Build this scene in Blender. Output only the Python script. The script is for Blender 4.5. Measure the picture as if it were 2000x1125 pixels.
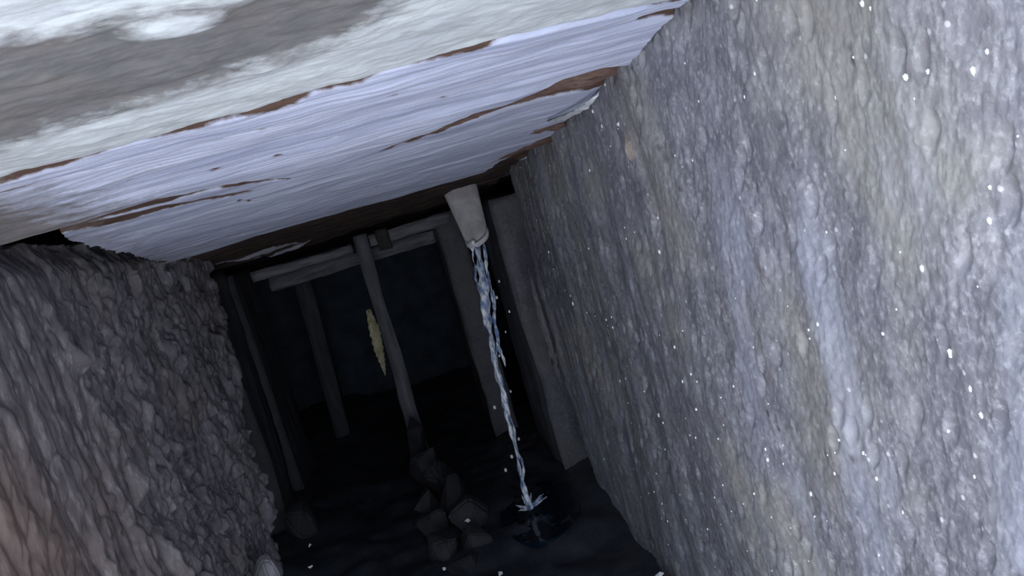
import bpy, bmesh, math, random
import numpy as np
from mathutils import Matrix, Vector

for o in list(bpy.data.objects): bpy.data.objects.remove(o)
scene = bpy.context.scene
C = scene.collection
random.seed(7)

# ------------------------------------------------------------------ camera
CAM = Vector((0, 0, 0.75))
yaw, pitch, roll = math.radians(7), math.radians(-8), math.radians(16)
fw = Vector((math.sin(yaw)*math.cos(pitch), math.cos(yaw)*math.cos(pitch), math.sin(pitch)))
rt = Vector((math.cos(yaw), -math.sin(yaw), 0)); up = rt.cross(fw)
cr = math.cos(roll)*rt - math.sin(roll)*up
cu = math.sin(roll)*rt + math.cos(roll)*up
cd = bpy.data.cameras.new('camera'); cam = bpy.data.objects.new('camera', cd); C.objects.link(cam)
cd.sensor_width = 36; cd.lens = 28.8; cd.clip_start = 0.01
m = Matrix((cr, cu, -fw)).transposed().to_4x4(); m.translation = CAM
cam.matrix_world = m
scene.camera = cam

# ------------------------------------------------------------------ light
world = bpy.data.worlds.new('sky'); scene.world = world; world.use_nodes = True
bg = world.node_tree.nodes['Background']
bg.inputs[0].default_value = (0.78, 0.87, 1.0, 1); bg.inputs[1].default_value = 2.6
sd = bpy.data.lights.new('sun', 'SUN'); sun = bpy.data.objects.new('sun', sd); C.objects.link(sun)
sd.energy = 7.5; sd.angle = math.radians(1.0); sd.color = (1.0, 0.98, 0.99)
el, az = math.radians(56), math.radians(6)
sdir = Vector((-math.sin(az)*math.cos(el), math.cos(az)*math.cos(el), -math.sin(el)))
sun.rotation_euler = sdir.to_track_quat('-Z', 'Y').to_euler()
vs = scene.view_settings
vs.view_transform = 'Standard'; vs.look = 'None'; vs.gamma = 1; vs.use_curve_mapping = False
vs.exposure = 0.28

# ------------------------------------------------------------------ noise in numpy
def _h(ix, iy, seed):
    n = (ix.astype(np.int64)*374761393 + iy.astype(np.int64)*668265263 + seed*1442695041) & 0xffffffff
    n = ((n ^ (n >> 13))*1274126177) & 0xffffffff
    return ((n ^ (n >> 16)) & 0xffff)/65535.0
def noise(x, y, seed=0):
    x0 = np.floor(x); y0 = np.floor(y); fx = x-x0; fy = y-y0
    u = fx*fx*fx*(fx*(fx*6-15)+10); v = fy*fy*fy*(fy*(fy*6-15)+10)
    def g(dx, dy):
        a = _h(x0+dx, y0+dy, seed)*2*math.pi
        return np.cos(a)*(fx-dx) + np.sin(a)*(fy-dy)
    return (g(0,0)*(1-u)+g(1,0)*u)*(1-v) + (g(0,1)*(1-u)+g(1,1)*u)*v     # about -0.7..0.7
def fbm(x, y, seed=0, octv=4, gain=0.5):
    s = 0; a = 1; f = 1
    for i in range(octv):
        s = s + a*noise(x*f, y*f, seed+i*17); a *= gain; f *= 2.03
    return s
def worley(x, y, seed=0):
    """distance to nearest cell point, and that cell's random value"""
    x0 = np.floor(x); y0 = np.floor(y)
    best = np.full(x.shape, 9.0); sec = np.full(x.shape, 9.0); val = np.zeros(x.shape)
    for dx in (-1, 0, 1):
        for dy in (-1, 0, 1):
            cx, cy = x0+dx, y0+dy
            px = cx+_h(cx, cy, seed); py = cy+_h(cx, cy, seed+5)
            d = np.hypot(px-x, py-y)
            mk = d < best
            sec = np.where(mk, best, np.minimum(sec, d))
            val = np.where(mk, _h(cx, cy, seed+9), val); best = np.where(mk, d, best)
    return best, sec, val
def sstep(a, b, x):
    t = np.clip((x-a)/(b-a), 0, 1); return t*t*(3-2*t)

# ------------------------------------------------------------------ mesh helpers
def tag(o, label=None, cat=None, group=None, kind=None):
    for k, v in (('label', label), ('category', cat), ('group', group), ('kind', kind)):
        if v: o[k] = v
    return o
def mesh_np(name, V, Q, smooth=True):
    me = bpy.data.meshes.new(name)
    V = np.asarray(V, np.float32); Q = np.asarray(Q, np.int32)
    me.vertices.add(len(V)); me.vertices.foreach_set('co', V.ravel())
    k = Q.shape[1]
    me.loops.add(len(Q)*k); me.loops.foreach_set('vertex_index', Q.ravel())
    me.polygons.add(len(Q)); me.polygons.foreach_set('loop_start', np.arange(len(Q), dtype=np.int32)*k)
    me.polygons.foreach_set('use_smooth', np.full(len(Q), smooth))
    me.update(calc_edges=True); me.validate()
    return me
def link(name, me, mat, parent=None):
    o = bpy.data.objects.new(name, me); C.objects.link(o)
    if mat is not None:
        me.materials.clear(); me.materials.append(mat)
    if parent is not None: o.parent = parent
    return o
def slab_from_grid(P, back, flip=False):
    """P: (n,m,3) displaced front grid; back: function of a point array giving the matching rear point. Closed solid."""
    n, m_, _ = P.shape
    I = np.arange(n*m_).reshape(n, m_)
    Q = np.stack([I[:-1,:-1], I[1:,:-1], I[1:,1:], I[:-1,1:]], -1).reshape(-1, 4)
    ring = np.concatenate([I[0,:], I[1:,-1], I[-1,-2::-1], I[-2:0:-1,0]])
    Bk = back(P.reshape(-1,3)[ring].copy())
    k = len(ring); base = n*m_
    r2 = np.arange(k)+base
    S = np.stack([ring, np.roll(ring,-1), np.roll(r2,-1), r2], -1)
    c = Bk.mean(0, keepdims=True)
    V = np.concatenate([P.reshape(-1,3), Bk, c])
    ci = base+k
    T = np.stack([r2, np.roll(r2,-1), np.full(k,ci), np.full(k,ci)], -1)
    # cap: quads made of paired ring edges (fan, degenerate-free)
    half = np.stack([r2[0::2][:k//2], r2[1::2][:k//2], np.roll(r2,-2)[0::2][:k//2], np.full(k//2, ci)], -1)
    Q = np.concatenate([Q, S, half])
    if flip: Q = Q[:, ::-1]
    return V, Q
def add_attr(me, name, vals, pad=0.0):
    a = me.attributes.new(name, 'FLOAT', 'POINT')
    v = np.full(len(me.vertices), pad, np.float32); v[:len(vals)] = vals
    a.data.foreach_set('value', v)
def rough_box(name, lo, hi, mat, parent=None, amp=0.006, seed=0, step=0.025, scale=18, stretch=(1,1,0.35), taper=None):
    """box with every face gridded and pushed in and out by noise"""
    lo = np.array(lo, float); hi = np.array(hi, float); sz = hi-lo
    bm = bmesh.new()
    n = [max(1, min(70, int(round(s/step)))) for s in sz]
    cache = {}
    def vert(i, j, k):
        key = (i, j, k)
        if key not in cache:
            cache[key] = bm.verts.new(lo + sz*np.array([i/n[0], j/n[1], k/n[2]]))
        return cache[key]
    def face(ax, side):
        a, b = [q for q in range(3) if q != ax]
        for i in range(n[a]):
            for j in range(n[b]):
                vs_ = []
                for (p, q) in ((0,0),(1,0),(1,1),(0,1)):
                    idx = [0,0,0]; idx[ax] = side*n[ax]; idx[a] = i+p; idx[b] = j+q
                    vs_.append(vert(*idx))
                bm.faces.new(vs_)
    for ax in range(3):
        for s in (0, 1): face(ax, s)
    bmesh.ops.recalc_face_normals(bm, faces=bm.faces)
    co = np.array([v.co[:] for v in bm.verts]); nn = []
    bm.normal_update()
    nr = np.array([v.normal[:] for v in bm.verts])
    q = co*scale*np.array(stretch)
    d = fbm(q[:,0]+q[:,1]*1.3+seed*7.7, q[:,2]*1.0+q[:,1]*0.6-q[:,0]*0.4, seed, 4, .55)
    d2 = fbm(q[:,0]*.31+q[:,1]*.4+seed*3.1, q[:,2]*.4, seed+3, 2)
    co = co + nr*(d*amp + d2*amp*1.2)[:,None]
    if taper is not None: co = taper(co)
    for v, c in zip(bm.verts, co): v.co = c
    for f in bm.faces: f.smooth = True
    me = bpy.data.meshes.new(name); bm.to_mesh(me); bm.free()
    return link(name, me, mat, parent)

# ------------------------------------------------------------------ material helpers
def new_mat(name):
    mt = bpy.data.materials.new(name); mt.use_nodes = True
    nt = mt.node_tree; b = nt.nodes['Principled BSDF']
    return mt, nt, b
class G:
    def __init__(s, nt): s.nt = nt; s.co = None
    def n(s, t, **kw):
        x = s.nt.nodes.new(t)
        for k, v in kw.items(): setattr(x, k, v)
        return x
    def put(s, sock, v):
        if isinstance(v, bpy.types.NodeSocket): s.nt.links.new(v, sock)
        elif v is not None: sock.default_value = v
    def coords(s, scale=(1,1,1), rot=(0,0,0)):
        tc = s.n('ShaderNodeTexCoord'); mp = s.n('ShaderNodeMapping')
        s.put(mp.inputs['Vector'], tc.outputs['Object']); mp.inputs['Scale'].default_value = scale; mp.inputs['Rotation'].default_value = rot
        return mp.outputs[0]
    def noise(s, co, scale, detail=4, rough=.55, dist=0):
        x = s.n('ShaderNodeTexNoise'); s.put(x.inputs['Vector'], co); x.inputs['Scale'].default_value = scale
        x.inputs['Detail'].default_value = detail; x.inputs['Roughness'].default_value = rough; x.inputs['Distortion'].default_value = dist
        return x.outputs['Fac']
    def vor(s, co, scale, feature='F1'):
        x = s.n('ShaderNodeTexVoronoi', feature=feature); s.put(x.inputs['Vector'], co); x.inputs['Scale'].default_value = scale
        return x
    def ramp(s, fac, stops, interp='LINEAR'):
        x = s.n('ShaderNodeValToRGB'); s.put(x.inputs[0], fac); cr_ = x.color_ramp; cr_.interpolation = interp
        while len(cr_.elements) < len(stops): cr_.elements.new(.5)
        for e, (p, c) in zip(cr_.elements, stops):
            e.position = p; e.color = (c, c, c, 1) if isinstance(c, (int, float)) else (*c, 1)
        return x.outputs[0]
    def mix(s, f, a, b, mode='MIX'):
        x = s.n('ShaderNodeMix', data_type='RGBA', blend_type=mode)
        s.put(x.inputs[0], f)
        for i, v in ((6, a), (7, b)):
            s.put(x.inputs[i], (*v, 1) if isinstance(v, tuple) and len(v) == 3 else v)
        return x.outputs[2]
    def math(s, op, a, b=None, c=None, clamp=False):
        x = s.n('ShaderNodeMath', operation=op, use_clamp=clamp)
        s.put(x.inputs[0], a)
        if b is not None: s.put(x.inputs[1], b)
        if c is not None: s.put(x.inputs[2], c)
        return x.outputs[0]
    def attr(s, name):
        x = s.n('ShaderNodeAttribute'); x.attribute_name = name; return x.outputs['Fac']
    def bump(s, h, strength, dist, normal=None):
        x = s.n('ShaderNodeBump'); s.put(x.inputs['Height'], h); x.inputs['Strength'].default_value = strength
        x.inputs['Distance'].default_value = dist
        if normal is not None: s.put(x.inputs['Normal'], normal)
        return x.outputs[0]

def mat_board(name, paint_a, paint_b, wood_a, wood_b, dirt=(0.14,0.13,0.13), fine=0.006, gs=(3.5, 42, 20), cst=(1.0, 7, 5)):
    """weathered painted timber: attribute 'paint' is the distance (m) inside the paint film, 'moss' the distance inside dark growth"""
    mt, nt, b = new_mat(name); g = G(nt)
    cg = g.coords(gs); ci = g.coords((1, 1, 1)); cs = g.coords(cst)
    streak = g.noise(cg, 1.0, 6, .6, .3); blot = g.noise(cs, 3.0, 5, .6); grit = g.noise(ci, 220, 3, .6); mid = g.noise(ci, 45, 4, .6)
    edge = g.math('ADD', g.math('MULTIPLY', g.math('SUBTRACT', streak, .5), fine*2.2), g.math('MULTIPLY', g.math('SUBTRACT', mid, .5), fine*1.6))
    p = g.math('ADD', g.attr('paint'), edge)
    pm = g.ramp(g.math('MULTIPLY_ADD', p, 400.0, .5, clamp=True), [(0, 0.), (1, 1.)])
    pc = g.mix(g.ramp(g.math('MULTIPLY_ADD', streak, .5, g.math('MULTIPLY', blot, .5)), [(.36, 0.), (.6, 1.)]), paint_a, paint_b)
    pc = g.mix(g.math('MULTIPLY', g.ramp(streak, [(.57, 0.), (.70, 1.)]), .5), pc, (0.20, 0.20, 0.25))
    pc = g.mix(g.math('MULTIPLY', g.ramp(grit, [(.60, 0.), (.75, 1.)]), .18), pc, (0.25, 0.24, 0.26))
    # edge of the film: dirty rim
    rim = g.math('SUBTRACT', 1.0, g.math('MULTIPLY', g.math('ABSOLUTE', p), 260.0), clamp=True)
    pc = g.mix(g.math('MULTIPLY', rim, .45), pc, (0.16, 0.13, 0.13))
    wd = g.mix(g.ramp(streak, [(.3, 0.), (.7, 1.)]), wood_a, wood_b)
    wd = g.mix(g.ramp(mid, [(.6, 0.), (.78, .7)]), wd, (wood_a[0]*.35, wood_a[1]*.33, wood_a[2]*.35))
    col = g.mix(pm, wd, pc)
    mo = g.math('ADD', g.attr('moss'), g.math('MULTIPLY', g.math('SUBTRACT', g.noise(g.coords((1, 1.6, 1)), 26, 7, .7, .2), .5), .11))
    mm = g.ramp(g.math('MULTIPLY_ADD', mo, 28.0, .5, clamp=True), [(0, 0.), (1, 1.)])
    mcol = g.mix(g.ramp(mid, [(.3, 0.), (.7, 1.)]), dirt, (dirt[0]*1.55, dirt[1]*1.5, dirt[2]*1.45))
    mcol = g.mix(g.ramp(g.noise(ci, 14, 3), [(.52, 0.), (.7, .7)]), mcol, (dirt[0]*1.5, dirt[1]*1.32, dirt[2]*1.2))
    col = g.mix(g.math('MULTIPLY', mm, .94), col, mcol)
    g.put(b.inputs['Base Color'], col)
    g.put(b.inputs['Roughness'], g.mix(pm, (.85,.85,.85), (.6,.6,.6)))
    b.inputs['Specular IOR Level'].default_value = .3
    h = g.math('ADD', g.math('MULTIPLY', streak, .6), g.math('ADD', g.math('MULTIPLY', pm, .5), g.math('MULTIPLY', grit, .25)))
    g.put(b.inputs['Normal'], g.bump(h, .22 if name.startswith('weathered') else .5, .004))
    return mt

def mat_concrete(name, base, dark, light, warm, grain=1.0, rough=.75, stretch=(1,1,.8), specks=True, wet=0.0, blue=None):
    mt, nt, b = new_mat(name); g = G(nt)
    c = g.coords(stretch); c1 = g.coords((1,1,1)); cv = g.coords((1,1,.16))
    big = g.noise(c1, 4.2, 4, .55); mid = g.noise(c, 34*grain, 5, .65); fine = g.noise(c, 150*grain, 4, .65); run = g.noise(cv, 16, 4, .6)
    col = g.mix(g.ramp(mid, [(.3, 0.), (.72, 1.)]), dark, base)
    col = g.mix(g.ramp(fine, [(.50, 0.), (.68, .8)]), col, light)
    col = g.mix(g.ramp(g.noise(c, 260*grain, 3, .7), [(.30, .55), (.46, 0.)]), col, dark)
    if specks:
        nz = g.n('ShaderNodeTexNoise'); g.put(nz.inputs['Vector'], c1); nz.inputs['Scale'].default_value = 110; nz.inputs['Detail'].default_value = 3
        def warp(cc, k):
            q = g.n('ShaderNodeVectorMath', operation='MULTIPLY_ADD'); g.put(q.inputs[0], nz.outputs['Color']); q.inputs[1].default_value = (k,k,k); g.put(q.inputs[2], cc); return q.outputs[0]
        va = g.vor(warp(g.coords((1,1,.6)), .022), 95, 'SMOOTH_F1'); vb = g.vor(warp(g.coords((1,1,.5)), .04), 46, 'SMOOTH_F1')
        for vv, am in ((va, .5), (vb, .34)):
            col = g.mix(g.math('MULTIPLY', g.ramp(vv.outputs['Color'], [(.50, 0.), (.95, 1.)]), am), col, light)
            col = g.mix(g.math('MULTIPLY', g.ramp(vv.outputs['Color'], [(.10, 1.), (.42, 0.)]), am), col, dark)
    col = g.mix(g.math('MULTIPLY', g.ramp(run, [(.38, 1.), (.55, 0.)]), .18), col, dark)
    col = g.mix(g.math('MULTIPLY', g.ramp(big, [(.50, 0.), (.66, 1.)]), .42), col, warm)
    if blue: col = g.mix(g.math('MULTIPLY', g.ramp(g.noise(g.coords((1,1,.3)), 7, 3), [(.55, 0.), (.68, 1.)]), .5), col, blue)
    if specks:
        v = g.vor(c1, 120); sel = g.ramp(v.outputs['Color'], [(.86, 0.), (.9, 1.)])
        sp = g.math('MULTIPLY', g.ramp(v.outputs['Distance'], [(.18, 1.), (.32, 0.)]), sel)
        col = g.mix(g.math('MULTIPLY', sp, .6), col, (.75,.75,.78))  # white mineral specks that also stand for sparkle
        v2 = g.vor(c1, 60); sel2 = g.ramp(v2.outputs['Color'], [(.12, 1.), (.16, 0.)])
        pit = g.math('MULTIPLY', g.ramp(v2.outputs['Distance'], [(.15, 1.), (.36, 0.)]), sel2)
        col = g.mix(g.math('MULTIPLY', pit, .7), col, (dark[0]*.5, dark[1]*.5, dark[2]*.5))
        v3 = g.vor(c1, 26); sel3 = g.ramp(v3.outputs['Color'], [(.93, 0.), (.95, 1.)])
        ru = g.math('MULTIPLY', g.ramp(v3.outputs['Distance'], [(.1, 1.), (.4, 0.)]), sel3)
        col = g.mix(g.math('MULTIPLY', ru, .5), col, (.42,.25,.12))
    if name.startswith('left'): col = g.mix(g.math('MULTIPLY', g.attr('rust'), g.ramp(big, [(.3, .5), (.6, 1.)])), col, g.mix(mid, (.09,.055,.04), (.26,.17,.13)))
    g.put(b.inputs['Base Color'], col)
    g.put(b.inputs['Roughness'], g.ramp(fine, [(.35, rough-.25), (.65, rough+.1)]))
    b.inputs['Specular IOR Level'].default_value = .5
    h = g.math('ADD', g.math('MULTIPLY', mid, .8), g.math('MULTIPLY', fine, .45))
    g.put(b.inputs['Normal'], g.bump(h, .28, .005/grain))
    return mt

def mat_simple(name, a, b_, scale=30, rough=.7, bump=.4, stretch=(1,1,1), spec=.4, bdist=.003):
    mt, nt, b = new_mat(name); g = G(nt)
    n = g.noise(g.coords(stretch), scale, 5, .6)
    g.put(b.inputs['Base Color'], g.mix(g.ramp(n, [(.3, 0.), (.7, 1.)]), a, b_))
    b.inputs['Roughness'].default_value = rough; b.inputs['Specular IOR Level'].default_value = spec
    g.put(b.inputs['Normal'], g.bump(n, bump, bdist))
    return mt

M = {}
M['slab'] = mat_board('weathered_slab_paint', (.40,.43,.47), (.57,.62,.65), (.09,.06,.05), (.20,.14,.12), dirt=(.095,.095,.10), gs=(22, 48, 20), cst=(3,7,5))
M['board'] = mat_board('lavender_board_paint', (.36,.40,.56), (.64,.69,.87), (.045,.028,.024), (.13,.078,.058))
M['rotten'] = mat_board('rotten_board', (.36,.37,.46), (.48,.48,.58), (.028,.020,.020), (.075,.052,.046))
M['right'] = mat_concrete('right_wall_concrete', (.265,.265,.30), (.135,.135,.16), (.44,.44,.48), (.38,.36,.305), blue=(.36,.38,.48))
M['left'] = mat_concrete('left_wall_stone', (.155,.148,.163), (.065,.062,.072), (.27,.262,.285), (.145,.12,.11), grain=.8, stretch=(1,1,.3), specks=False)
M['shadedpier'] = mat_concrete('shaded_pier_stone', (.075,.08,.095), (.04,.042,.05), (.12,.12,.14), (.08,.07,.07), grain=.8, specks=False)  # darker copy of the pier concrete, shade put into the colour
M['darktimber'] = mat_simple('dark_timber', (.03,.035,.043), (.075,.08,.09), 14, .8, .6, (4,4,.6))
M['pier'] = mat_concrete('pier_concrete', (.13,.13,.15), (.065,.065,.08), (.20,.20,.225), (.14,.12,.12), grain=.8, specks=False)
M['flake'] = mat_simple('paint_flake', (.62,.66,.74), (.78,.82,.86), 60, .6)
M['brown'] = mat_simple('brown_splinter', (.085,.052,.045), (.19,.125,.105), 40, .8, .6, (1,6,6))
M['timber'] = mat_simple('grey_timber', (.08,.08,.095), (.17,.17,.195), 14, .8, .6, (4,4,.6))
M['notch_dark'] = mat_simple('notch_shade', (.02,.018,.018), (.05,.045,.045), 30, .8, .5)  # dark tone for the shade in the notch between beams
M['beam'] = mat_simple('grey_beam', (.07,.07,.08), (.25,.25,.28), 14, .8, .6, (.6,4,4))
M['pipe'] = mat_simple('pipe_plastic', (.38,.355,.365), (.72,.69,.71), 22, .5, .2, (1,1,.4))
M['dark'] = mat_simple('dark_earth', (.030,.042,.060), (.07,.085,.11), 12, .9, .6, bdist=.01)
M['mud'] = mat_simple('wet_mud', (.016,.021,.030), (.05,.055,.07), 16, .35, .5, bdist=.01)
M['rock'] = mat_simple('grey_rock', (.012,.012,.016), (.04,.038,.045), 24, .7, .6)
M['palerock'] = mat_simple('pale_rock', (.16,.155,.17), (.34,.33,.36), 24, .7, .6)
M['tanrock'] = mat_simple('tan_rock', (.22,.19,.12), (.52,.46,.32), 24, .7, .5)
M['redrock'] = mat_simple('red_brown_rock', (.10,.055,.055), (.20,.12,.12), 24, .7, .5)
M['chip'] = mat_simple('pinkish_stone', (.20,.165,.15), (.34,.29,.27), 40, .8, .5)
M['whitebit'] = mat_simple('white_chip_and_glint', (.70,.70,.70), (.85,.86,.88), 50, .4, .2)  # white for stone chips, and for glints painted on the drops
M['leaf'] = mat_simple('yellow_leaf', (.26,.23,.11), (.60,.56,.38), 60, .6, .3)
M['gravel'] = mat_simple('bounce_gravel', (.58,.57,.56), (.80,.79,.78), 25, .8, .6)  # kept very pale so the unseen ground reflects light onto the planks
M['mica'] = mat_simple('sparkle_grain', (.80,.80,.82), (.95,.95,.97), 200, .15, .1, spec=.8)  # mineral grains, coloured near white to stand for their sparkle
def mat_water():
    mt, nt, b = new_mat('falling_water'); g = G(nt)
    n = g.noise(g.coords((1,1,.35)), 90, 4, .6)
    g.put(b.inputs['Base Color'], g.mix(g.ramp(n, [(.40, 0.), (.58, 1.)]), (.22,.36,.70), (.95,.98,1.0)))  # white patches in the colour stand for glints on the water
    b.inputs['Roughness'].default_value = .08; b.inputs['IOR'].default_value = 1.33
    g.put(b.inputs['Transmission Weight'], g.ramp(n, [(.40, .6), (.62, .05)]))
    b.inputs['Specular IOR Level'].default_value = .8
    g.put(b.inputs['Normal'], g.bump(n, .7, .004))
    return mt
M['water'] = mat_water()
def mat_pool():
    mt, nt, b = new_mat('still_water'); g = G(nt)
    b.inputs['Base Color'].default_value = (.006,.012,.022,1); b.inputs['Roughness'].default_value = .06; b.inputs['IOR'].default_value = 1.33
    g.put(b.inputs['Normal'], g.bump(g.noise(g.coords(), 14, 3), .25, .01))
    return mt
M['pool'] = mat_pool()

FLOOR = -0.20
def cz(y): return 0.936 - 0.09*y

# ------------------------------------------------------------------ setting: floor, outer ground, walls
def grid(u, v):
    return np.meshgrid(np.asarray(u), np.asarray(v), indexing='ij')
def geo(a, b, n): return a*(b/a)**(np.arange(n)/(n-1))

X, Y = grid(np.linspace(-1.3, 1.3, 150), np.linspace(0.45, 5.2, 220))
Zf = FLOOR + fbm(X*5, Y*5, 3, 5, .55)*.035 + sstep(-.25,-.55, X)*.05 + sstep(2.4,3.6,Y)*-.06
V, Q = slab_from_grid(np.stack([X, Y, Zf], -1), lambda p: np.stack([p[:,0], p[:,1], np.full(len(p), FLOOR-.3)], -1))
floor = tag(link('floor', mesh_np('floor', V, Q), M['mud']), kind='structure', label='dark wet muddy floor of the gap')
X, Y = grid(np.linspace(-5, 5, 120), np.linspace(-6, 0.45, 120))
Zg = FLOOR + fbm(X*4, Y*4, 8, 4)*.02*sstep(.45,.3,Y)
V, Q = slab_from_grid(np.stack([X, Y, Zg], -1), lambda p: np.stack([p[:,0], p[:,1], np.full(len(p), FLOOR-.3)], -1))
ground = tag(link('ground', mesh_np('ground', V, Q), M['gravel']), kind='structure', label='unseen pale gravel added outside the opening to bounce sunlight upward')

# right wall: rough cast face with pits and lumps, grid finer towards the opening
y = geo(0.20, 2.33, 900); z = np.linspace(-.30, 1.02, 760)
Yr, Zr = grid(y, z)
w = fbm(Yr*6, Zr*2.0, 21, 3)*.013 + fbm(Yr*1.4, Zr*.9, 4, 2)*.03
d, s2, val = worley(Yr*80+Zr*14+fbm(Yr*30, Zr*30, 2, 2)*.8, Zr*50, 31)
lump = sstep(0, .6, np.clip(.62-d, 0, 1))*np.clip(val-.66, 0, 1)*.0022
d3, _, v3 = worley(Yr*170+fbm(Yr*60, Zr*60, 3, 2), Zr*120, 77)
lump = lump + sstep(0, .5, np.clip(.5-d3, 0, 1))*np.clip(v3-.6, 0, 1)*.0016 + fbm(Yr*120+Zr*20, Zr*85, 19, 3, .65)*.0011
d4, _, v4 = worley(Yr*40+.25*Zr*40, Zr*20, 15)
pit = np.where(v4 > .72, np.clip(.34-d4, 0, 1)/.34, 0)**.7*.0055
w = w + lump - pit + fbm(Yr*40+Zr*8, Zr*26, 41, 3, .5)*.0016
# a spalled strip running down below the plank ends
w = w - .008*np.exp(-((Yr-1.10-fbm(Yr*0, Zr*9, 5, 2)*.03)/.022)**2)*sstep(.50,.62,Zr)
# far end breaks off raggedly
w = w - sstep(2.26, 2.33, Yr)*.035*(.6+fbm(Yr*4, Zr*14, 9, 3))
Xr = .36 - w
yend = Yr + sstep(2.1, 2.33, Yr)*(fbm(Zr*9, Zr*0, 13, 3)*.05)
P = np.stack([Xr, yend, Zr], -1)
V, Q = slab_from_grid(P, lambda p: np.stack([np.full(len(p), 1.3), p[:,1], p[:,2]], -1), flip=True)
wall_right = tag(link('wall_right', mesh_np('wall_right', V, Q), M['right']), kind='structure', label='tall rough grey concrete wall with pale specks on the right')

# left wall: flaking, ridged face with a raked far end
y0 = np.linspace(0, 1, 620); z = np.linspace(-.30, 0.86, 560)
T, Zl = grid(y0, z)
yfar = 2.04 + (Zl-.135)*.55
Yl = .45 + T*(yfar-.45)
lean = (Zl-.5)*-.02
wob = fbm(Yl*12, Zl*6, 50, 2)*.5
dd, s2, val = worley(Yl*26+wob, Zl*13-Yl*6+wob, 61)
dd2, s22, val2 = worley(Yl*60+wob*2, Zl*26-Yl*12, 67)
ridge = np.abs(noise(Yl*15+Zl*2.2, Zl*1.6, 70)); ridge2 = np.abs(noise(Yl*36+Zl*5, Zl*4.5, 71))
w = (val-.5)*.016*sstep(0,.22,s2-dd) + (val2-.5)*.009*sstep(0,.3,s22-dd2) - np.clip(.16-ridge,0,1)*.05 - ridge2*.006
w = w + fbm(Yl*2, Zl*1.2, 80, 3)*.035 + fbm(Yl*70, Zl*30, 82, 3)*.003
w = w*(.8+.5*sstep(.75,.2,Zl))*(.55+.9*sstep(1.2,1.5,Yl))
for (ya, za, yb, zb, hh, wd_) in ((1.24,.80,1.35,.47,.024,.013),(1.355,.49,1.357,.20,.026,.012),(1.18,.56,1.14,.30,.014,.009),(1.77,.69,1.85,.47,.016,.014),(1.48,.74,1.56,.40,.016,.012),(1.05,.66,1.06,.42,.009,.012),(1.62,.42,1.66,.16,.016,.014)):
    tt = np.clip((Zl-za)/(zb-za), 0, 1); yc = ya+(yb-ya)*tt+noise(Zl*14, Zl*0+ya*9, 5)*.018
    w = w + hh*np.exp(-((Yl-yc)/wd_)**2)*sstep(.0,.06,(za-Zl))*sstep(.0,.06,(Zl-zb))*(.55+noise(Zl*22, Yl*3, 6)*1.1)
# rounded top edge, falls back
w = w - sstep(.80, .86, Zl)*.03
topz = Zl - sstep(.5, .86, Zl)*(.045*(Yl-.9)*.9 + fbm(Yl*9, Yl*0, 84, 3)*.012)
Xl = -.50 + lean + w
P = np.stack([Xl, Yl, topz], -1)
V, Q = slab_from_grid(P, lambda p: np.stack([np.full(len(p), -1.3), p[:,1], p[:,2]], -1))
rustv = .9*np.exp(-((Yl-.75)/.45)**2-((Zl-.35)/.30)**2)
wall_left = tag(link('wall_left', mesh_np('wall_left', V, Q), M['left']), kind='structure', label='flaking ridged grey stone wall on the left')
add_attr(wall_left.data, 'rust', rustv.ravel(), 0)

def plain_struct(name, lo, hi, mat, label, seed, parent=None):
    o = rough_box(name, lo, hi, mat, parent, amp=.02, seed=seed, step=.08, scale=5, stretch=(1,1,1))
    tag(o, label=label, kind='structure'); return o
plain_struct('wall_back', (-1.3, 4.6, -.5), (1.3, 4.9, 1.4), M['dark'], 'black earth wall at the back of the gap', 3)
plain_struct('light_blocker_1', (-1.3, 2.2, -.5), (-.92, 4.7, 1.3), M['dark'], 'dark earth mass added behind the left wall to block light', 4)  # side masses added to keep outside light from leaking in
plain_struct('light_blocker_2', (.62, 2.2, -.5), (1.3, 4.7, 1.3), M['dark'], 'dark earth mass added behind the right wall to block light', 5)

# ------------------------------------------------------------------ ceiling: mass added above to shut out light, planks hung below as its pieces
ceiling = rough_box('ceiling', (-1.35, .40, 1.00), (1.35, 4.8, 1.30), M['dark'], None, amp=.01, seed=6, step=.1, scale=5, stretch=(1,1,1))
tag(ceiling, kind='structure', label='weathered painted planks roofing the gap')

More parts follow.
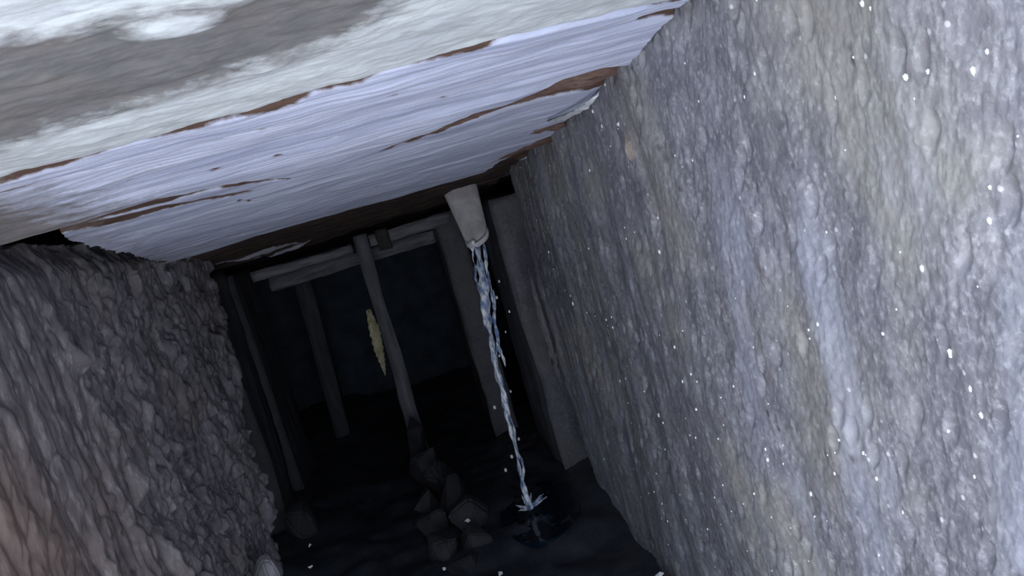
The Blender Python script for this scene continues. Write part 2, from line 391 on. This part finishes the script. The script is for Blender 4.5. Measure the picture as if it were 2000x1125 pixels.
def poly_dist(X, Y, pts, sx=1.0):
    """signed-free distance to a polyline of (x, y, halfwidth): returns distance minus interpolated halfwidth"""
    best = np.full(X.shape, 9.0)
    for (x0, y0, w0), (x1, y1, w1) in zip(pts[:-1], pts[1:]):
        dx, dy = x1-x0, y1-y0
        t = np.clip(((X-x0)*dx+(Y-y0)*dy)/(dx*dx+dy*dy), 0, 1)
        dist = np.hypot((X-x0-t*dx)*sx, Y-y0-t*dy) - (w0+(w1-w0)*t)
        best = np.minimum(best, dist)
    return best
def plank(name, x0, x1, near, far, nx, ny, mat, paint=None, moss=None, drop=0.0, thick=.03, extra=None, label=None, seed=0, round_=.006):
    s = np.linspace(0, 1, nx); t = np.linspace(0, 1, ny)
    S, T = grid(s, t)
    xl = x0(T) if callable(x0) else x0
    S = xl + (x1-xl)*S
    yn = near(S); yf = far(S); Yp = yn + (yf-yn)*T; Xp = S
    p = np.full(S.shape, .05) if paint is None else paint(Xp, Yp)
    mo = np.full(S.shape, -.2) if moss is None else moss(Xp, Yp)
    Zp = cz(Yp) - drop
    Zp = Zp - sstep(-.002, .003, p)*.0022 + sstep(.0, .012, -p)*.006            # film stands proud, bare wood sunk
    Zp = Zp + fbm(Xp*2.2, Yp*40, seed+100, 4)*(.0010 if seed == 1 else .0026) + fbm(Xp*7, Yp*9, seed+120, 3)*.004
    e = np.minimum(Yp-yn, yf-Yp); Zp = Zp + np.clip(1-e/round_, 0, 1)**2*round_*.8   # eased edges
    if extra is not None: Zp = Zp + extra(Xp, Yp)
    P = np.stack([Xp, Yp, Zp], -1)
    V, Q = slab_from_grid(P, lambda q: np.stack([q[:,0], q[:,1], cz(q[:,1])+thick-drop], -1), flip=True)
    me = mesh_np(name, V, Q)
    add_attr(me, 'paint', p.ravel(), .05); add_attr(me, 'moss', mo.ravel(), -.2)
    o = link(name, me, mat, ceiling)
    if label: o['label'] = label
    return o
wav = lambda k, a, sd_: (lambda x: fbm(x*k, x*0+sd_, sd_, 3)*a)

def b1_near(x): return .789+wav(5,.012,5)(x)-.02*sstep(-.1,.05,x)+.022*sstep(.2,.34,x)
SPLIT_X = [-.6,-.31,-.25,-.20,-.145,-.12,-.10,-.063,-.03,.013,.04,.09,.13,.16,.29,.32,.36]
SPLIT_W = [.020,.014,.005,-.004,.010,.000,.002,.015,.001,.012,-.003,.005,.009,-.008,-.008,.004,.008]
# nearest: broad slab with a dark mossy band and white chalky edge
def slab_paint(X, Y):
    return np.minimum(.05, b1_near(X)+.001 - Y - np.interp(X, SPLIT_X, SPLIT_W)*.45 + noise(X*40, X*0, 3)*.008)
def slab_moss(X, Y):
    lower = np.interp(X, [-.6,-.27,-.12,-.04,.02,.06,.10], [.70,.69,.672,.655,.625,.59,.54])
    upper = np.interp(X, [-.6,-.17,-.11,-.055,.05], [.485,.490,.503,.512,.50])
    m_ = np.minimum(lower-Y, (Y-upper))*1.0
    m_ = np.minimum(m_, .14-X)
    wp = .018 - np.hypot((X+.087)*.75, Y-.535)
    m_ = np.minimum(m_, -wp*2.5)
    right = np.minimum(.05-np.abs(Y-.49)*1.2, .02-np.abs(X-.04)*.2)
    return np.clip(m_, -.2, .06)
plank('lintel_slab', -.66, .355, lambda x: .36+wav(3,.01,2)(x), lambda x: .783+wav(5,.012,5)(x)-.02*sstep(-.1,.05,x)+.022*sstep(.2,.34,x), 460, 300, M['slab'], slab_paint, slab_moss, seed=1, thick=.08,
      label='chalky white slab with a dark mossy band',
      extra=lambda X, Y: -fbm(X*22, Y*34, 300, 4, .55)*.0018*1.0 - sstep(.0,.03,slab_moss(X,Y))*-.003)

# split line, then first lavender board
def b1_paint(X, Y):
    p = Y - b1_near(X) - np.interp(X, SPLIT_X, SPLIT_W)
    p = np.minimum(p, poly_dist(X, Y, [(-.13,.858,.0005),(-.105,.863,.0035),(-.083,.869,.0005)]))
    p = np.minimum(p, poly_dist(X, Y, [(-.5,.835,.008),(-.33,.832,.004),(-.22,.855,.0)]))
    p = np.minimum(p, poly_dist(X, Y, [(-.5,.945,.012),(-.39,.935,.005),(-.35,.945,.0)]))
    for (a, b_, r) in ((.045,.869,.0035),(-.03,.988,.003),(-.06,.93,.0015),(.20,.90,.0012),(-.21,.91,.0025),(-.25,.94,.002),(-.17,.985,.003),(-.10,1.0,.002),(.10,.95,.0018),(-.30,.90,.002)): p = np.minimum(p, np.hypot((X-a)*.7, Y-b_)-r)
    p = np.minimum(p, poly_dist(X, Y, [(.31,.835,.004),(.335,.84,.006),(.36,.85,.008)]))
    return np.clip(p, -.05, .05)
plank('plank', -.66, .352, b1_near, lambda x: 1.060+wav(4,.010,7)(x)-.05*sstep(.18,.26,x)+.022*sstep(.3,.36,x), 460, 200, M['board'], b1_paint, lambda X, Y: np.interp(X+.25*(.95-Y), [-.6,-.40,-.30,-.22,-.1], [.05,.022,-.006,-.04,-.2]), seed=2,
      extra=lambda X, Y: -.009*sstep(.92, 1.05, Y))

# second lavender board, split and bare along its near edge and far right corner
def b2_paint(X, Y):
    p = poly_dist(X, Y, [(.012,1.222,.003),(.05,1.20,.010),(.108,1.163,.013),(.16,1.122,.013),(.20,1.085,.024),(.25,1.09,.058),(.38,1.09,.085)])
    p = np.minimum(p, poly_dist(X, Y, [(-.52,1.085,.02),(-.42,1.082,.010),(-.30,1.092,.012),(-.20,1.150,.011),(-.15,1.185,.009),(-.115,1.21,.0)]))
    p = np.minimum(p, poly_dist(X, Y, [(-.44,1.15,.008),(-.41,1.16,.008),(-.36,1.170,.014),(-.29,1.176,.013),(-.22,1.222,.012),(-.14,1.278,.002)]))
    p = np.minimum(p, poly_dist(X, Y, [(-.45,1.11,.05),(-.40,1.115,.045),(-.33,1.118,.030),(-.27,1.12,.012),(-.20,1.15,.005)]))
    p = np.minimum(p, poly_dist(X, Y, [(-.50,1.75,.0),(-.52,1.9,.03)]))
    p = np.minimum(p, poly_dist(X, Y, [(.42,1.50,.06),(.33,1.475,.025),(.30,1.46,.006),(.27,1.45,.0)]))
    p = np.minimum(p, poly_dist(X, Y, [(.42,1.75,.17),(.34,1.80,.06),(.285,1.95,.035)]))
    p = np.minimum(p, poly_dist(X, Y, [(-.205,1.305,.003),(-.197,1.345,.004)]))
    p = np.minimum(p, poly_dist(X, Y, [(-.36,1.78,.0),(-.30,1.80,.006),(-.22,1.80,.0)]))
    p = np.minimum(p, poly_dist(X, Y, [(-.02,1.62,.0),(.0,1.63,.006),(.03,1.63,.0)]))
    return np.clip(p, -.06, .05)
def b2_extra(X, Y):
    g_ = poly_dist(X, Y, [(.20,1.06,.012),(.27,1.03,.03),(.38,1.05,.04)])
    return sstep(.012, -.01, g_)*.018 + sstep(.004,-.004,poly_dist(X,Y,[(-.42,1.082,.006),(-.30,1.092,.004),(-.15,1.185,.003),(-.13,1.20,0)]))*.008
plank('plank', lambda t: np.interp(t, [0,.06,.13,.2,.35,.6,1], [-.385,-.40,-.418,-.432,-.445,-.463,-.512])+noise(t*30, t*0, 5)*.012, .352, lambda x: 1.066+wav(4,.010,7)(x)-.05*sstep(.18,.26,x)+.022*sstep(.3,.36,x), lambda x: 1.935+wav(5,.02,9)(x)+.02*sstep(-.2,-.5,x), 460, 420, M['board'], b2_paint, lambda X, Y: np.interp(X+.1*(Y-1.4), [-.6,-.42,-.34,-.25], [.02,-.01,-.03,-.2]), seed=3, extra=b2_extra)

# bare rotten plank beyond the paint edge, with remnants of paint
def b3_paint(X, Y):
    d_ = -poly_dist(X, Y, [(-.53,2.54,.01),(-.47,2.58,.045),(-.38,2.60,.055),(-.27,2.64,.012)])
    d_ = np.maximum(d_, -poly_dist(X, Y, [(-.46,2.79,.0),(-.36,2.76,.025),(-.25,2.72,.0)]))
    return np.clip(d_, -.05, .05)
plank('plank', -.66, .36, lambda x: 1.95+wav(5,.02,9)(x)+.02*sstep(-.2,-.5,x), lambda x: 2.86+wav(4,.05,11)(x), 240, 240, M['rotten'], b3_paint, None, drop=-.012, seed=4, thick=.05,
      extra=lambda X, Y: fbm(X*5, Y*26, 410, 4, .6)*.012, label='bare rotten brown plank with paint remnants')
for k, (yn_, yf_, dr) in enumerate(((2.92, 3.35, -.03), (3.4, 3.9, -.05), (3.95, 4.55, -.05))):
    plank('plank', -.9, .6, lambda x: yn_+wav(4,.02,12+k)(x), lambda x: yf_+wav(4,.03,15+k)(x), 80, 60, M['rotten'], lambda X, Y: np.full(X.shape, -.05), None, drop=dr, seed=6+k, thick=.04)

# loose curl of paint at the end of the second plank
def ribbon(name, pts, widths, nrm, mat, parent=None, thick=.0015, curl=0.0, n=24, seed=0, label=None):
    pts = [Vector(p) for p in pts]; nrm = Vector(nrm).normalized()
    L = np.linspace(0, len(pts)-1, n); rows = []
    for i, t in enumerate(L):
        k = min(int(t), len(pts)-2); f = t-k
        p = pts[k].lerp(pts[k+1], f); d_ = (pts[k+1]-pts[k]).normalized(); sdv = d_.cross(nrm).normalized()
        wd = widths[k]+(widths[k+1]-widths[k])*f
        r = []
        for j in range(7):
            a = (j/6-.5)*2; jag = 1+.35*math.sin(i*2.3+seed+a*3)*.5
            r.append(p + sdv*(a*wd*jag) + nrm*(curl*a*a + .0015*math.sin(i*1.7+j+seed)))
        rows.append(r)
    P = np.array([[list(v) for v in r] for r in rows])
    nv = np.array(nrm)
    V, Q = slab_from_grid(P, lambda q: q + nv*thick)
    # rear cap reuses the front grid offset for an even thin sheet
    o = link(name, mesh_np(name, V, Q), mat, parent)
    if label: o['label'] = label
    return o
ribbon('paint_curl', [(.300,1.345,.812),(.318,1.305,.808),(.338,1.235,.812),(.348,1.185,.822)], [.001,.004,.0045,.0015], (-.5,-.6,-.6), M['flake'], ceiling, curl=.006, label='pale curl of loose paint')
# splinters of brown wood sticking out at the plank ends
def splinter(name, a, b, r0, r1, mat, parent, seed=0, flat=.5):
    a = Vector(a); b = Vector(b); d_ = (b-a); n = 9; k = 7
    q = d_.to_track_quat('Z', 'Y'); bm = bmesh.new(); rows = []
    rnd = random.Random(seed)
    for i in range(n):
        t = i/(n-1); r = r0+(r1-r0)*t
        c = a+d_*t + Vector((rnd.uniform(-1,1),rnd.uniform(-1,1),rnd.uniform(-1,1)))*r*.15
        rows.append([bm.verts.new(c+q@Vector((math.cos(j/k*6.283)*r*rnd.uniform(.75,1.2), math.sin(j/k*6.283)*r*flat*rnd.uniform(.75,1.2), 0))) for j in range(k)])
    for r0_, r1_ in zip(rows[:-1], rows[1:]):
        for j in range(k): bm.faces.new((r0_[j], r0_[(j+1)%k], r1_[(j+1)%k], r1_[j]))
    bm.faces.new(rows[0][::-1]); bm.faces.new(rows[-1])
    bmesh.ops.recalc_face_normals(bm, faces=bm.faces)
    me = bpy.data.meshes.new(name); bm.to_mesh(me); bm.free()
    return link(name, me, mat, parent)
splinter('splinter', (.10,1.165,.832), (.352,1.03,.842), .010, .016, M['brown'], ceiling, 1)
splinter('splinter', (.20,1.10,.838), (.350,1.075,.834), .008, .014, M['brown'], ceiling, 2)
splinter('splinter', (.03,1.205,.828), (.16,1.135,.832), .003, .006, M['brown'], ceiling, 3)
splinter('splinter', (.26,1.49,.806), (.352,1.46,.800), .006, .016, M['brown'], ceiling, 4)
splinter('splinter', (.24,1.78,.778), (.350,1.62,.785), .010, .018, M['brown'], ceiling, 5)
splinter('splinter', (.30,.765,.868), (.353,.705,.865), .006, .012, M['brown'], ceiling, 6)

# ------------------------------------------------------------------ piers, posts and beams further in
def pier(name, lo, hi, label, seed, amp=.012, taper=None, mat='pier'):
    o = rough_box(name, lo, hi, M[mat], None, amp=amp, seed=seed, step=.022, scale=16, stretch=(1,1,.25), taper=taper)
    return tag(o, label, 'pier', 'piers behind the walls')
pier('concrete_pier', (.310, 2.50, -.3), (.75, 2.98, .675), 'grey concrete pier just beyond the end of the right wall', 11)
pier('concrete_pier', (.165, 3.16, -.3), (.265, 3.50, .66), 'narrow grey pier behind the falling water', 12)
pier('concrete_pier', (-1.0, 2.62, -.3), (-.575, 2.85, .685), 'dim narrow pier just beyond the end of the left wall', 13, mat='shadedpier')
pier('concrete_pier', (-1.0, 3.05, -.3), (-.585, 3.45, .66), 'shaded pier second beyond the end of the left wall', 14, mat='shadedpier')

def post(name, lo, hi, label, seed, taper=None, amp=.008, mat='timber'):
    o = rough_box(name, lo, hi, M[mat], None, amp=amp, seed=seed, step=.02, scale=20, stretch=(1,1,.2), taper=taper)
    return tag(o, label, 'post', 'posts in the dark gap')
def lean(dx, z0, z1):
    def f(co):
        co = co.copy(); co[:,0] += dx*(z1-co[:,2])/(z1-z0); return co
    return f
post('timber_post', (-.135, 3.0, -.3), (-.085, 3.05, .67), 'slim grey post in the middle, with a yellow leaf beside it', 21, lean(-.02,-.3,.67))
post('timber_post', (-.47, 3.75, -.3), (-.40, 3.82, .62), 'faint thin post deep in the dark left of the yellow leaf', 22, lean(-.05,-.3,.62), mat='darktimber')

def beam(name, lo, hi, label, seed, taper=None):
    o = rough_box(name, lo, hi, M['beam'], None, amp=.013, seed=seed, step=.02, scale=20, stretch=(.2,1,1), taper=taper)
    return tag(o, label, 'beam', 'cross beams under the roof')
beam('timber_beam', (-.50, 2.92, .618), (-.145, 2.975, .652), 'grey cross beam left of the middle post, close under the roof', 31)
beam('timber_beam', (-.08, 2.92, .625), (.21, 2.975, .660), 'grey cross beam between the middle post and the pipe', 32)
beam('timber_beam', (-.50, 3.25, .555), (.16, 3.30, .600), 'lower grey cross beam set further back behind the post', 33)

o = rough_box('notch_block', (-.052, 2.885, .600), (-.012, 2.93, .672), M['notch_dark'], None, amp=.005, seed=35, step=.012, scale=30)  # dark block standing in for the shaded notch between the beams
tag(o, 'small dark block standing in for the shaded notch by the cross beam', 'block')

# ------------------------------------------------------------------ pipe with water
def lathe_tube(name, rings, k, mat, parent=None, smooth=True, closed=False):
    """rings: list of (centre, ax, ay) vectors"""
    bm = bmesh.new(); rows = []
    for c, ax, ay in rings:
        rows.append([bm.verts.new(Vector(c)+Vector(ax)*math.cos(j/k*2*math.pi)+Vector(ay)*math.sin(j/k*2*math.pi)) for j in range(k)])
    for r0, r1 in zip(rows[:-1], rows[1:]):
        for j in range(k): bm.faces.new((r0[j], r0[(j+1)%k], r1[(j+1)%k], r1[j]))
    if closed: bm.faces.new(rows[0][::-1]); bm.faces.new(rows[-1])
    else:
        for j in range(k): bm.faces.new((rows[-1][j], rows[-1][(j+1)%k], rows[0][(j+1)%k], rows[0][j]))
    bmesh.ops.recalc_face_normals(bm, faces=bm.faces)
    for f in bm.faces: f.smooth = smooth
    me = bpy.data.meshes.new(name); bm.to_mesh(me); bm.free()
    return link(name, me, mat, parent)
PX, PY, PZ = .227, 2.30, .585        # lower lip of the pipe
pipe = bpy.data.objects.new('drain_pipe', None); C.objects.link(pipe); pipe.location = (PX, PY, PZ)
tag(pipe, 'short pale pipe stub poking down from the roof, dripping water', 'pipe')
top = Vector((.006, .19, .225)); lip = Vector((0, 0, .002))
rings = []
for r_out, r_in in (((.062, .034), None), (None, (.055, .030))):
    ra, rb = r_out or r_in
    for i in range(11):
        t = i/10 if r_out else 1-i/10
        c = top.lerp(lip, t); rr = ra+(rb-ra)*t**.9
        rings.append((c, Vector((rr, 0, .010*t)), Vector((0, rr*.85, rr*.45))))
lathe_tube('pipe_wall', rings, 32, M['pipe'], pipe)
rings = [(lip+Vector((0,0,dz)), Vector((rr,0,.010)), Vector((0,rr*.85,rr*.45))) for dz, rr in ((.012,.0352),(.010,.0368),(-.001,.0362),(-.003,.0345),(-.002,.030),(.012,.031))]
lathe_tube('lip', rings, 32, M['pipe'], pipe)

water = bpy.data.objects.new('water_stream', None); C.objects.link(water); water.location = (PX, PY, FLOOR+.02)
tag(water, 'thin blue stream of water falling from the pipe', 'water')
def strand(name, x0, y0, z0, x1, y1, z1, r0, r1, seed, amp=1.0, k=10, n=110):
    rings = []; rnd = random.Random(seed); ph = [rnd.uniform(0, 6) for _ in range(6)]
    for i in range(n):
        t = i/(n-1)
        r = (r0+(r1-r0)*min(1, t*1.3)**.6)*(1+.30*math.sin(t*40+ph[0])*math.sin(t*17+ph[1])+.22*math.sin(t*93+ph[2]))
        if i in (0, n-1): r *= .3
        cx = x0+(x1-x0)*(1-(1-t)**1.6)+amp*(.003*math.sin(t*9+ph[3])+.0018*math.sin(t*31+ph[4]))
        cy = y0+(y1-y0)*t+amp*.004*math.sin(t*12+ph[5])
        a = t*9+ph[0]; fl = .45+.25*math.sin(t*21+ph[1])
        rings.append(((cx, cy, z0+(z1-z0)*t), Vector((math.cos(a)*r, math.sin(a)*r, 0)), Vector((-math.sin(a)*r*fl, math.cos(a)*r*fl, 0))))
    return lathe_tube(name, rings, k, M['water'], water, closed=True)
Hs = PZ-FLOOR-.01
strand('water_strand', -.006, -.012, Hs-.006, -.080, -.10, 0, .021, .0075, 1)
strand('water_strand', -.026, -.014, Hs-.008, -.040, -.03, Hs*.66, .006, .003, 2, n=60)
strand('water_strand', .018, -.012, Hs-.012, -.030, -.05, Hs*.52, .007, .004, 3, n=60)
strand('water_strand', -.01, -.02, Hs*.80, -.078, -.10, .03, .006, .004, 4, amp=2.4)
def blob(name, loc, r, mat, parent=None, seed=0, sq=(1,1,1), sub=2, amp=.18):
    bm = bmesh.new(); bmesh.ops.create_icosphere(bm, subdivisions=sub, radius=1)
    co = np.array([v.co[:] for v in bm.verts])
    d_ = 1+amp*(fbm(co[:,0]*1.6+seed*3.7+co[:,2], co[:,1]*1.6+co[:,2]*.8, seed, 3)*1.3)
    co = co*d_[:,None]*np.array(sq)*r
    for v, c_ in zip(bm.verts, co): v.co = c_
    for f in bm.faces: f.smooth = True
    me = bpy.data.meshes.new(name); bm.to_mesh(me); bm.free()
    o = link(name, me, mat, parent); o.location = loc
    return o
blob('droplet', (-.018, -.030, Hs-.012), .0075, M['whitebit'], water, 1, sub=2, amp=.05)  # opaque white stands in for the bright glint of the drop
rnd = random.Random(5)
for (dx, dy, dz, r) in ((-.075,-.02,.30,.006),(-.02,-.02,.33,.004),(.03,-.02,.55,.004),(.022,-.02,.64,.004),(-.06,.0,.14,.006),(-.085,.02,.10,.006),(-.03,-.02,.19,.005),(-.028,-.03,.44,.004),(.005,-.03,.50,.0035),(.004,-.03,.60,.005),(-.04,-.03,.25,.004)):
    blob('droplet', (dx-.03*(1-dz/.7), dy-.03, dz), r, M['whitebit'] if r > .0045 else M['water'], water, int(r*9999), sub=1, amp=.15, sq=(.8,.8,1.2))
for k in range(14):                                   # crown of the splash
    a = rnd.uniform(0, 6.28); l = rnd.uniform(.02, .05)
    splinter('splash', (-.08, -.10, .004), (-.08+math.cos(a)*l*1.2, -.10+math.sin(a)*l*.6, l*rnd.uniform(.3,.9)), .009, .0015, M['water'], water, k, .6)
pool = lathe_tube('water_pool', [((.17,2.2,FLOOR-.03),Vector((.115,.02,0)),Vector((0,.20,0))),((.17,2.2,FLOOR+.012),Vector((.115,.02,0)),Vector((0,.20,0)))], 40, M['pool'], None, closed=True, smooth=False)
tag(pool, 'dark still puddle under the falling water', 'puddle')

# ------------------------------------------------------------------ rubble and small things
def rock(name, loc, r, mat, label, cat='rock', sq=(1,1,.8), seed=0, amp=.35, group='rubble on the floor', sub=3):
    """angular stone: hull of random points, edges worn off"""
    rn = np.random.RandomState(seed*13+1); n = 9 if sub == 1 else 16
    p = rn.randn(n, 3); p /= np.linalg.norm(p, axis=1)[:,None]; p *= (1-amp*.6*rn.rand(n))[:,None]
    bm = bmesh.new()
    for q in p: bm.verts.new(q*np.array(sq)*r)
    bmesh.ops.convex_hull(bm, input=bm.verts[:])
    for v in [v for v in bm.verts if not v.link_faces]: bm.verts.remove(v)
    if sub > 1:
        bmesh.ops.bevel(bm, geom=bm.edges[:], offset=r*.09, segments=2, affect='EDGES', clamp_overlap=True)
    me = bpy.data.meshes.new(name); bm.to_mesh(me); bm.free()
    o = link(name, me, M[mat], None); o.location = loc; o.rotation_euler = (0, 0, seed*1.3)
    return tag(o, label, cat, group)
rock('rock', (-.205, 1.905, -.165), .062, 'tanrock', 'rounded tan stone at the bottom edge, nearest in the rubble', seed=1, amp=.1, sq=(1.1,.8,.8))
rock('rock', (-.085, 1.83, -.19), .055, 'redrock', 'low reddish brown stone beside the rounded tan stone', seed=2, sq=(1.3,.8,.6))
HEAP = (((-.135,2.89,-.10),.085,(.8,.7,1.7),'tall dark stone leaning on the foot of the middle post'),
 ((-.115,2.74,-.16),.085,(.9,.8,1.3),'dark angular stone second down the heap from the middle post'),
 ((-.085,2.60,-.17),.085,(.9,.8,1.2),'dark angular stone midway down the heap below the middle post'),
 ((-.15,2.50,-.19),.075,(1,.8,1.1),'dark stone on the left flank of the heap'),
 ((-.055,2.46,-.17),.075,(.9,.8,1.2),'dark stone on the right flank of the heap'),
 ((-.13,2.33,-.19),.075,(1,.8,1),'broad dark stone low on the left of the heap'),
 ((-.030,2.30,-.18),.075,(1,.9,1),'broad dark stone low on the right of the heap'),
 ((-.11,2.17,-.19),.07,(1.1,.9,1),'lowest left stone of the dark heap'),
 ((-.02,2.14,-.19),.065,(1,.9,.9),'lowest right stone of the dark heap'),
 ((-.07,2.02,-.19),.055,(1.4,.9,.7),'flat dark stone in front of the heap'))
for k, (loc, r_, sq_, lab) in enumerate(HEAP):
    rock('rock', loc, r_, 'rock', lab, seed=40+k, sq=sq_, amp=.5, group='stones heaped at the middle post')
rock('rock', (-.470, 1.78, .055), .045, 'palerock', 'pale lump of stone stuck low on the left wall', seed=5, sq=(.8,1,1.2), amp=.4)
rock('rock', (-.52, 2.50, -.12), .07, 'rock', 'dim grey stone behind the end of the left wall', seed=6, sq=(1,1,1.2), amp=.5)
rock('rock', (.30, 1.52, -.15), .06, 'rock', 'dark wet stone with white chips against the right wall', seed=7, amp=.5)
for k, (loc, r) in enumerate((((-.455,2.12,-.10),.007), ((-.46,2.2,-.07),.012), ((.03,1.86,-.185),.013), ((.01,1.90,-.185),.010), ((.305,1.47,-.085),.010), ((.315,1.44,-.085),.007), ((-.12,2.0,-.17),.008), ((-.03,2.16,-.135),.010), ((.02,2.3,-.19),.008))):
    lab = ['tiny white chip on the floor beside the left wall','small pale chip behind the tiny white one by the left wall','white chip right of the reddish stone at the bottom','second white chip right of the reddish stone','bright white chip on the wet stone by the right wall','smaller white chip on the wet stone by the right wall','small pale chip below the rubble mound','pale chip on top of the flat grey stone','pale chip lying beside the puddle'][k]
    rock('stone_chip', loc, r, 'whitebit', lab, 'chip', (1.3,1,.7), 20+k, .4, 'white stone chips', 1)
leaf = ribbon('leaf', [(-.160,2.985,.405),(-.160,2.98,.33),(-.166,2.98,.255),(-.168,2.98,.20),(-.172,2.985,.155)], [.008,.019,.017,.009,.002], (.2,-1,.1), M['leaf'], None, curl=.006, n=30, seed=3)
tag(leaf, 'ragged yellow dry leaf hanging beside the middle post', 'leaf')
ribbon('wall_scab', [(.350,2.336,.47),(.347,2.325,.38),(.345,2.318,.28),(.347,2.322,.17),(.349,2.33,.06)], [.003,.007,.012,.009,.002], (-.6,-.8,0), M['left'], wall_right, curl=.004, n=40, seed=8, label='pale raised edge along a crack')
ch = rock('wall_chip', (.357,1.135,.735), .024, 'chip', None, None, (.5,.7,1.2), 33, .4, None, 2); ch.parent = wall_right; ch['label'] = 'pinkish brown stone showing in the wall'

# pale grains proud of the right wall, too many and small to pick apart
rs = np.random.RandomState(3)
N = 260
yy = .30*(2.1/.30)**rs.rand(N); zz = -.15+rs.rand(N)*1.02
gV = []; gF = []
dg = bpy.context.evaluated_depsgraph_get()
iy = np.searchsorted(y := geo(0.20, 2.33, 900), yy).clip(0, 899); iz = np.searchsorted(np.linspace(-.30,1.02,760), zz).clip(0, 759)
ico = bmesh.new(); bmesh.ops.create_icosphere(ico, subdivisions=1, radius=1)
iv = np.array([v.co[:] for v in ico.verts]); ifc = np.array([[v.index for v in f.verts] for f in ico.faces]); ico.free()
for i in range(N):
    r = (.0007+.0013*rs.rand()**2)*(.75+.6*yy[i])
    c_ = np.array([Xr[iy[i], iz[i]]-.0004, yend[iy[i], iz[i]], zz[i]])
    jit = iv*(1+.3*(rs.rand(len(iv),1)-.5))*r*np.array([.8,1,1+rs.rand()*.8])
    gF.append(ifc+len(gV)*len(iv)); gV.append(c_+jit)
o = link('grain', mesh_np('grain', np.concatenate(gV), np.concatenate(gF), False), M['mica'], wall_right)
tag(o, kind='stuff')
